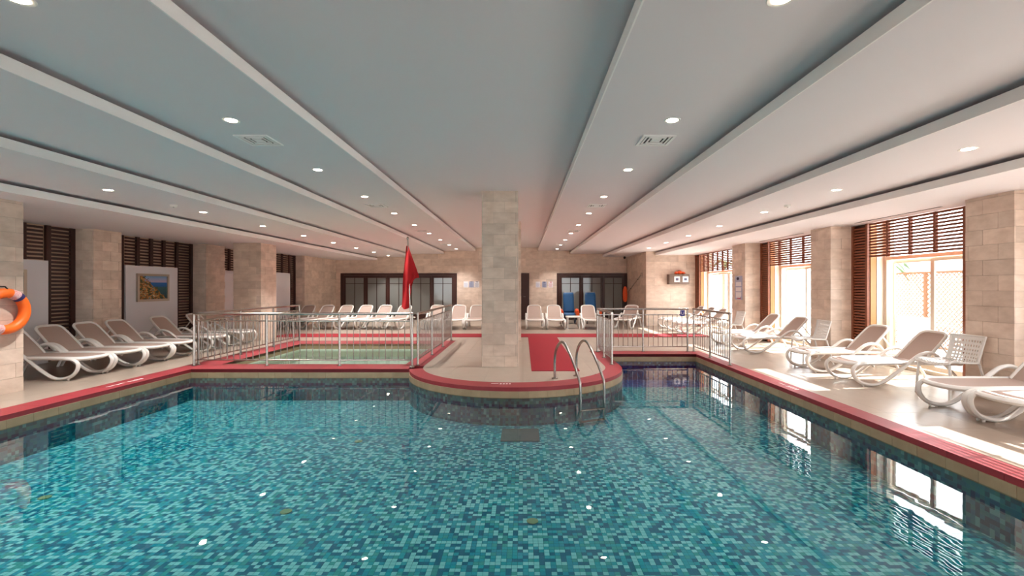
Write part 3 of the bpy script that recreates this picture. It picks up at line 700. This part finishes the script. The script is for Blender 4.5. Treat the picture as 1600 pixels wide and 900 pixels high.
# ------------------------------------------------------------------ perforated chairs
def make_chair():
    r = empty('mesh_chair')
    # seat and back as one curved sheet; local x forward, seat 0.45 high
    prof = smooth_path([(0.24,0,0.42),(0.20,0,0.455),(0.0,0,0.44),(-0.16,0,0.435),(-0.22,0,0.47),(-0.27,0,0.62),(-0.31,0,0.80)], 4)
    def S(a, b):
        t = a*(len(prof)-1); i = min(int(t), len(prof)-2); p = prof[i].lerp(prof[i+1], t-i)
        wd = 0.235 if a < 0.55 else 0.235-0.02*math.sin((a-0.55)/0.45*PI)
        cup = 0.03*(2*b-1)**2
        return Vector((p.x+(cup*1.4 if a > 0.55 else 0), (b-0.5)*2*wd, p.z+(cup if a <= 0.6 else 0)))
    m = MB(); nu, nv = 20, 11; h = 0.27
    for i in range(nu):
        for j in range(nv):
            o = [S((i+a)/nu, (j+b)/nv) for a, b in ((0,0),(1,0),(1,1),(0,1))]
            if i == 0 or i == nu-1 or j == 0 or j == nv-1: m.add(o, [(0,1,2,3)]); continue
            q = [S((i+a)/nu, (j+b)/nv) for a, b in ((h,h),(1-h,h),(1-h,1-h),(h,1-h))]
            m.add(o+q, [(0,1,5,4),(1,2,6,5),(2,3,7,6),(3,0,4,7)])
    sh = m.build('shell', 'white_plastic', r, False)
    md = sh.modifiers.new('thickness', 'SOLIDIFY'); md.thickness = 0.006
    rim = [S(t/24, 0) for t in range(25)] + [S(1, t/8) for t in range(1, 8)] + [S(1-t/24, 1) for t in range(25)] + [S(0, 1-t/8) for t in range(1, 8)]
    MB().sweep(rim, 0.012, n=6, closed=True).build('rim', 'white_plastic', r, True)
    for s in (-1, 1):
        MB().sweep(smooth_path([(0.21,s*0.215,0.445),(0.225,s*0.23,0.25),(0.235,s*0.24,0.0)], 3), 0.016, n=8).build('leg', 'white_plastic', r, True)
        MB().sweep(smooth_path([(-0.20,s*0.21,0.45),(-0.25,s*0.225,0.25),(-0.31,s*0.235,0.0)], 3), 0.016, n=8).build('leg', 'white_plastic', r, True)
    return r
ch = make_chair(); ch.location = (5.70, 6.25, 0); ch.rotation_euler = (0,0,PI+0.06); tag(ch, 'nearest white perforated chair at the right pilaster', 'chair', 'white perforated chairs')
c2 = dup(ch); c2.location = (5.52, 9.0, 0); c2.rotation_euler = (0,0,PI-0.08); tag(c2, 'white perforated chair before the middle pilaster', 'chair', 'white perforated chairs')
c3 = dup(ch); c3.location = (5.5, 12.35, 0); c3.rotation_euler = (0,0,PI); tag(c3, 'farthest white perforated chair below the notice sheet', 'chair', 'white perforated chairs')

# side table
st = empty('side_table', (1.76, 16.4, 0)); tag(st, 'low white plastic side table between two front-facing loungers', 'table')
MB().prism([(0.22*sx+0.03*cx, 0.2*sy+0.03*cy) for sx, sy, cx, cy in ((-1,-1,0,-1),(1,-1,0,-1),(1,-1,1,0),(1,1,1,0),(1,1,0,1),(-1,1,0,1),(-1,1,-1,0),(-1,-1,-1,0))], 0.39, 0.43).build('table_top', 'white_plastic', st)
for sx in (-1, 1):
    for sy in (-1, 1): MB().sweep([(sx*0.19,sy*0.17,0.39),(sx*0.21,sy*0.19,0.0)], 0.02, n=8).build('leg', 'white_plastic', st, True)

# ------------------------------------------------------------------ blue floating pool chairs
def float_chair(x, y, label):
    r = empty('float_chair', (x, y, 0)); tag(r, label, 'pool chair', 'blue pool chairs with orange floats')
    MB().grid(lambda a, b: ((b-0.5)*0.43*(1-0.12*max(0, (a-0.85)/0.15)**2), 0.12+0.22*a, 0.42+0.80*a), 8, 4).build('backrest', 'blue_fabric', r, True).modifiers.new('thickness', 'SOLIDIFY').thickness = 0.05
    MB().grid(lambda a, b: ((b-0.5)*0.43, 0.16-0.50*a, 0.40+0.05*math.sin(PI*a)-0.03*a), 6, 4).build('seat', 'blue_fabric', r, True).modifiers.new('thickness', 'SOLIDIFY').thickness = 0.05
    for s in (-1, 1):
        MB().sweep(smooth_path([(s*0.31,-0.36,0.42),(s*0.32,-0.15,0.46),(s*0.32,0.12,0.47),(s*0.31,0.26,0.44)], 3), 0.12, 0.065, n=12, side=(0,0,1)).build('float', 'orange', r, True)
        wh = MB().lathe([(0.02,-0.03),(0.15,-0.03),(0.16,0),(0.15,0.03),(0.02,0.03)], 18).build('wheel', 'navy', r, True, loc=(s*0.25, 0.2, 0.16)); wh.rotation_euler = (0, PI/2, 0)
        MB().sweep([(s*0.2,0.2,0.16),(s*0.2,0.12,0.42),(s*0.2,-0.32,0.38),(s*0.2,-0.36,0.0)], 0.016, n=8).build('side_frame', 'navy', r, True)
    MB().sweep([(-0.15,0.36,1.18),(-0.15,0.44,1.24),(0.15,0.44,1.24),(0.15,0.36,1.18)], 0.012, n=6).build('push_handle', 'frame_silver', r, True)
float_chair(1.84, 18.6, 'blue pool chair with orange floats behind the white side table')
float_chair(2.72, 18.6, 'blue pool chair hidden behind the front-facing lounger by the railing')

# ------------------------------------------------------------------ red flag
fg = empty('flag', (-2.0, 8.42, 0.003)); tag(fg, 'red flag hanging from a leaning steel pole at the railing corner', 'flag')
top = Vector((-0.075, 0.0, 2.30))
MB().sweep([(0,0,0.0), top], 0.014, n=10).build('pole', 'steel', fg, True)
MB().lathe([(0.012,0),(0.022,0.015),(0.02,0.04),(0.006,0.055)], 10, tuple(top)).build('finial', 'steel', fg, True)
MB().lathe([(0.05,0),(0.05,0.01),(0.022,0.03)], 12).build('base_flange', 'steel', fg, True)
def cloth(a, b):
    z = 2.19 - a*1.10
    if b > 0.55: z = 2.19 - a*(1.10-0.50*min(1, (b-0.55)/0.12))
    t = (2.19-z)/1.10
    xl = -0.095-0.10*t**0.8; xr = -0.055+0.19*min(1.0, t/0.52) if t < 0.55 else 0.08
    return (xl+(xr-xl)*b, -0.02+0.05*t*math.sin(b*PI*3.2+t*1.5)+0.02*math.sin(9*t+4*b), z-0.04*math.sin(b*PI*1.6)*t)
MB().grid(cloth, 26, 26).build('cloth', 'flag_red', fg, True)

# ------------------------------------------------------------------ life ring
lr = empty('life_ring', (-6.915, 6.24, 1.125)); tag(lr, 'orange life ring with navy band hung on the left column', 'life ring')
RM, RT = 0.245, 0.064
def ring_arc(a0, a1, rr, n=48):
    return [(0, RM*math.sin(a0+(a1-a0)*i/n), RM*math.cos(a0+(a1-a0)*i/n)) for i in range(n+1)]
MB().sweep(ring_arc(0, 2*PI, RT)[:-1], RT, n=16, closed=True, side=(1,0,0)).build('ring', 'ring_orange', lr, True)
for a in (0.72, 3.86):
    MB().sweep(ring_arc(a-0.10, a+0.10, RT, 6), RT+0.003, n=16, side=(1,0,0)).build('band', 'ring_navy', lr, True)
    MB().sweep(ring_arc(a-0.48, a-0.10, RT, 8), RT+0.002, n=16, side=(1,0,0)).build('band', 'ring_white', lr, True)
MB().sweep([(-0.075,0,0.33),(0.0,0,0.33),(0.03,0,0.30),(0.02,0,0.19),(-0.07,0,0.175)], 0.010, n=6).build('wall_hook', 'black', lr, True)

# ------------------------------------------------------------------ things on the far walls
def notice(label, X, Y, z0, w_, h_, face, mats, group=None):
    """Flat sheet with printed lines; face 'y' looks at the camera, 'x' looks left."""
    r = empty('notice', (X, Y, z0)); tag(r, label, 'notice', group)
    base, head, line = mats
    if face == 'y':
        P = lambda nm, a, b, c, d, m, t=0.0: piece(nm, a*w_, b*w_, -0.008-t, -t, c*h_, d*h_, m, r)
    else:
        P = lambda nm, a, b, c, d, m, t=0.0: piece(nm, -0.008-t, -t, -b*w_, -a*w_, c*h_, d*h_, m, r)
    P('sheet', 0, 1, 0, 1, base)
    if head: P('heading', 0.25, 0.75, 0.84, 0.95, head, 0.003)
    k = 7
    for i in range(k): P('printed_line', 0.1, 0.9 if i % 3 else 0.7, 0.08+0.70*i/k, 0.08+0.70*i/k+0.035, line, 0.002)
    return r
for k, (px, mm) in enumerate(((724.5, ('paper', None, 'paper_blue')), (733, ('paper_blue', 'ink', 'ink')), (741.5, ('paper', 'ink', 'ink')))):
    notice(['left of three notices between the five-leaf door and the pillar', 'middle of three notices between the five-leaf door and the pillar', 'right of three notices between the five-leaf door and the pillar'][k], (px-U0)*YB/F_PX, YB-0.016, 1.43, 0.21, 0.27, 'y', mm, 'notices left of the pillar')
for k, (px, mm) in enumerate(((837, ('paper', None, 'paper_blue')), (847, ('paper_blue', 'ink_navy', 'ink')), (857, ('paper', 'ink_red', 'ink_red')))):
    notice(['pale left notice between the narrow door and the three-leaf door', 'grey middle notice between the narrow door and the three-leaf door', 'red printed notice beside the three-leaf door'][k], (px-U0)*YB/F_PX, YB-0.016, 1.43, 0.20, 0.26, 'y', mm, 'notices right of the pillar')
ns = notice('tall pale notice sheet with a dark emblem on the right pilaster', 6.037, 13.27, 1.10, 0.42, 0.66, 'x', ('paper_blue', None, 'paper'))
em = [(0.042*math.cos(2*PI*i/20), 0.075*math.sin(2*PI*i/20)) for i in range(20)]
MB().add([(x, p[1], p[0]) for x in (0, -0.003) for p in em], [tuple(range(20)), tuple(range(39, 19, -1))]+[(i, (i+1) % 20, 20+(i+1) % 20, 20+i) for i in range(20)]).build('emblem', 'ink_navy', ns, loc=(-0.009, -0.17, 0.585))
piece('red_line', -0.013, -0.010, -0.36, -0.14, 0.02, 0.045, 'ink_red', ns)
for i in range(3): piece('text_block', -0.011, -0.009, -0.37, -0.05, 0.08+0.15*i, 0.19+0.15*i, 'paper', ns)
cb = empty('wall_cabinet', (5.39, 17.485, 1.55)); tag(cb, 'grey-brown wooden wall cabinet with two white sheets', 'cabinet')
piece('body', 0, 0.76, -0.24, 0, 0, 0.37, 'cabinet_wood', cb)
for a, q in ((0.01, 0.19), (0.385, 0.50)):
    d = MB().box(a, a+0.365, -0.255, -0.242, 0.01, 0.36).build('door', 'cabinet_wood', cb)
    piece('sheet', q, q+0.21, -0.262, -0.256, 0.08, 0.29, 'paper', d); piece('printed_mark', q+0.055, q+0.155, -0.265, -0.262, 0.14, 0.23, 'ink', d)
lv = empty('life_vest', (5.83, 17.36, 1.921)); tag(lv, 'crumpled orange life vest lying on the wall cabinet', 'life vest')
for dx, dz, rr in ((-0.13, 0.055, 0.055), (0.0, 0.07, 0.07), (0.13, 0.05, 0.05)):
    MB().lathe([(rr*math.cos(t)*1.25, dz+rr*math.sin(t)) for t in [-1.3+2.6*i/8 for i in range(9)]], 14, (dx, 0, 0)).build('foam_pad', 'orange', lv, True)
MB().sweep([(-0.2,-0.05,0.03),(0,-0.08,0.11),(0.2,-0.05,0.03)], 0.012, n=6).build('strap', 'orange', lv, True)
rp = empty('rescue_pole', (4.565, 20.2, 1.2)); tag(rp, 'long rescue pole slanting across the far right side wall', 'pole')
MB().sweep([(0,0.2,0.0),(0,-2.1,0.72)], 0.016, n=8).build('shaft', 'frame_silver', rp, True)
MB().sweep(smooth_path([(0,-2.1,0.72),(0,-2.2,0.80),(0,-2.32,0.78),(0,-2.3,0.68)], 3), 0.012, n=8).build('hook', 'frame_silver', rp, True)
for yy, zz in ((-0.4, 0.19), (-1.6, 0.563)): MB().lathe([(0.02,-0.02),(0.03,0),(0.02,0.02)], 8, (0.004,yy,zz)).build('wall_clip', 'black', rp)
rb = empty('rescue_can', (4.44, 20.3, 0.80)); tag(rb, 'orange torpedo rescue buoy hanging beside the three-leaf door', 'rescue buoy')
MB().lathe([(0.02,0),(0.07,0.03),(0.095,0.12),(0.10,0.35),(0.085,0.55),(0.05,0.66),(0.02,0.68)], 14).build('body', 'orange', rb, True)
MB().sweep(smooth_path([(0,0,0.67),(0.02,0,0.78),(0.06,0,0.84)], 3), 0.006, n=6).build('cord', 'black', rb, True)
cc = empty('security_camera', (4.42, 20.3, 2.78)); tag(cc, 'small black security camera under the ceiling in the far right corner', 'camera')
cc.location.z = HZ[3]-0.13
MB().lathe([(0.04,0.10),(0.04,0.13)], 12).build('mount', 'black', cc); MB().lathe([(0.02,0.02),(0.05,0.05),(0.055,0.10)], 14).build('dome', 'black', cc, True)

# ------------------------------------------------------------------ ceiling fittings
ORD = ['nearest', 'second', 'third', 'fourth', 'fifth', 'sixth', 'seventh', 'eighth', 'ninth', 'tenth', 'eleventh']
trim = MB().lathe([(0.052, 0.0), (0.075, -0.004), (0.078, 0.0)], 20).mesh('trim_ring', 'lamp_trim', True)
glow = MB().lathe([(0.052, -0.003), (0.052, -0.001)], 20).mesh('diffuser', 'lamp_glow')
def beam(watts):
    sd = bpy.data.lights.new('downlight_beam', 'SPOT'); sd.energy = watts; sd.spot_size = math.radians(105); sd.spot_blend = 0.8; sd.shadow_soft_size = 0.05; sd.color = (1.0, 0.965, 0.92); return sd
def downlight(x, y, z, label, group, sd):
    r = empty('downlight', (x, y, z)); tag(r, label, 'downlight', group); put('trim_ring', trim, r); put('diffuser', glow, r)
    s = bpy.data.objects.new('beam', sd); C.objects.link(s); s.parent = r; s.location = (0, 0, -0.01)
for x, z, nm in ((-2.81, HZ[1], 'row left of the peninsula'), (1.44, HZ[1], 'row right of the peninsula'), (4.29, HZ[3], 'row nearest the windows'), (-5.68, HZ[3], 'row nearest the left wall')):
    sd = beam(DOWNLIGHT_W[nm])
    for k in range(10):
        y = 2.6+1.9*k
        if x > 4 and y > 17: continue
        downlight(x, y, z, '%s round downlight from the viewer in the ceiling %s' % (ORD[k], nm), 'downlights in the '+nm, sd)
def vent(x, y, z, label):
    r = empty('air_vent', (x, y, z)); tag(r, label, 'air vent', 'square ceiling vents')
    hw = 0.177
    piece('duct_back', -hw+0.03, hw-0.03, -hw+0.03, hw-0.03, -0.001, 0.0, 'duct', r)
    for i in range(4):
        a = hw-i*0.042; b = a-(0.028 if i == 0 else 0.018); t0, t1 = -0.010-0.003*(i == 0), -0.0015
        for q in ((-a, a, b, a), (-a, a, -a, -b), (-a, -b, -b, b), (b, a, -b, b)): piece('louvre_blade', q[0], q[1], q[2], q[3], t0, t1, 'grille', r)
    piece('centre_plate', -0.035, 0.035, -0.035, 0.035, -0.010, -0.0015, 'grille', r)
for x, nm in ((-2.88, 'left of the peninsula'), (1.45, 'right of the peninsula')):
    for k, y in enumerate((5.1, 9.2, 13.35, 17.5)): vent(x, y, HZ[1], '%s square white air vent in the ceiling row %s' % (ORD[k], nm))
for x, nm in ((-5.66, 'left'), (4.29, 'right')):
    r = empty('smoke_detector', (x, 7.57, HZ[3])); tag(r, 'small white smoke detector on the %s side of the ceiling' % nm, 'smoke detector')
    MB().lathe([(0.03,-0.035),(0.045,-0.03),(0.05,-0.012),(0.055,-0.010),(0.055,0)], 16).build('housing', 'lamp_trim', r, True); MB().lathe([(0.012,-0.04),(0.012,-0.034)], 10).build('sensor', 'duct', r)

# ------------------------------------------------------------------ outside the windows
struct(MB().box(6.95, 60, -40, 60, -0.2, -0.03).box(-30, 60, -40, 60, -1.0, -0.75).build('ground', 'concrete'), 'pale paved terrace outside the windows, with a light-blocking slab added below', 'ground')  # lower slab added beneath the building to keep sky light out
def lattice(label, X, y0, y1, h):
    r = empty('lattice_fence', (X, (y0+y1)/2, -0.03)); tag(r, label, 'fence'); hw = (y1-y0)/2
    k = max(1, round(2*hw/1.2))
    for i in range(k+1): a = -hw+2*hw*i/k; piece('post', -0.03, 0.03, a-0.03, a+0.03, 0, h, 'lattice_wood', r)
    piece('rail', -0.025, 0.025, -hw, hw, h-0.05, h, 'lattice_wood', r); piece('rail', -0.025, 0.025, -hw, hw, 0.05, 0.10, 'lattice_wood', r)
    m = MB(); s = 0.11; reg = rect(-hw, hw, 0.1, h-0.05)
    c = -hw-h
    while c < hw+h:
        for sg in (1, -1):
            strip = [(c, 0), (c+0.03, 0), (c+0.03+sg*h, h), (c+sg*h, h)]
            if sg < 0: strip = strip
            q = clip(strip, reg)
            if len(q) >= 3:
                x0 = -0.008 if sg > 0 else 0.002
                n_ = len(q)
                m.add([(x0, p[0], p[1]) for p in q]+[(x0+0.008, p[0], p[1]) for p in q], [tuple(range(n_)), tuple(range(2*n_-1, n_-1, -1))]+[(i, n_+i, n_+(i+1) % n_, (i+1) % n_) for i in range(n_)])
        c += s
    o = m.build('lattice', 'lattice_wood', r); o['kind'] = 'stuff'
lattice('tan diamond lattice fence outside the nearest window', 9.6, 8.6, 12.4, 1.85)
tag(MB().box(15.0, 15.3, -10, 45, -0.03, 2.6).build('garden_wall', 'white_wall'), 'white garden wall far outside the windows', 'wall')
def palm(x, y, h, label):
    r = empty('garden_palm', (x, y, -0.03)); tag(r, label, 'palm')
    MB().sweep(smooth_path([(0,0,0),(0.05,0.02,h*0.5),(0.0,0.05,h)], 4), 0.09, n=10).build('trunk', 'bark', r, True)
    rnd = random.Random(int(x*10+y))
    for k in range(14):
        a = 2*PI*k/14+rnd.uniform(-0.2, 0.2); L = rnd.uniform(0.9, 1.3); up = rnd.uniform(0.1, 0.6)
        f = lambda s, t: ((L*s)*math.cos(a)-(t-0.5)*0.22*math.sin(PI*min(1, s*0.9+0.1))*math.sin(a), (L*s)*math.sin(a)+(t-0.5)*0.22*math.sin(PI*min(1, s*0.9+0.1))*math.cos(a)+0.05, h+up*s*1.2-1.0*s*s-0.05*abs(t-0.5))
        MB().grid(f, 8, 2).build('frond', 'leaf', r, True)
palm(10.6, 13.6, 2.2, 'green palm outside the nearest window left of the lattice')
palm(11.5, 24.0, 2.4, 'green palm outside the farthest window')
palm(12.0, 28.0, 3.0, 'taller green palm far outside the farthest window')
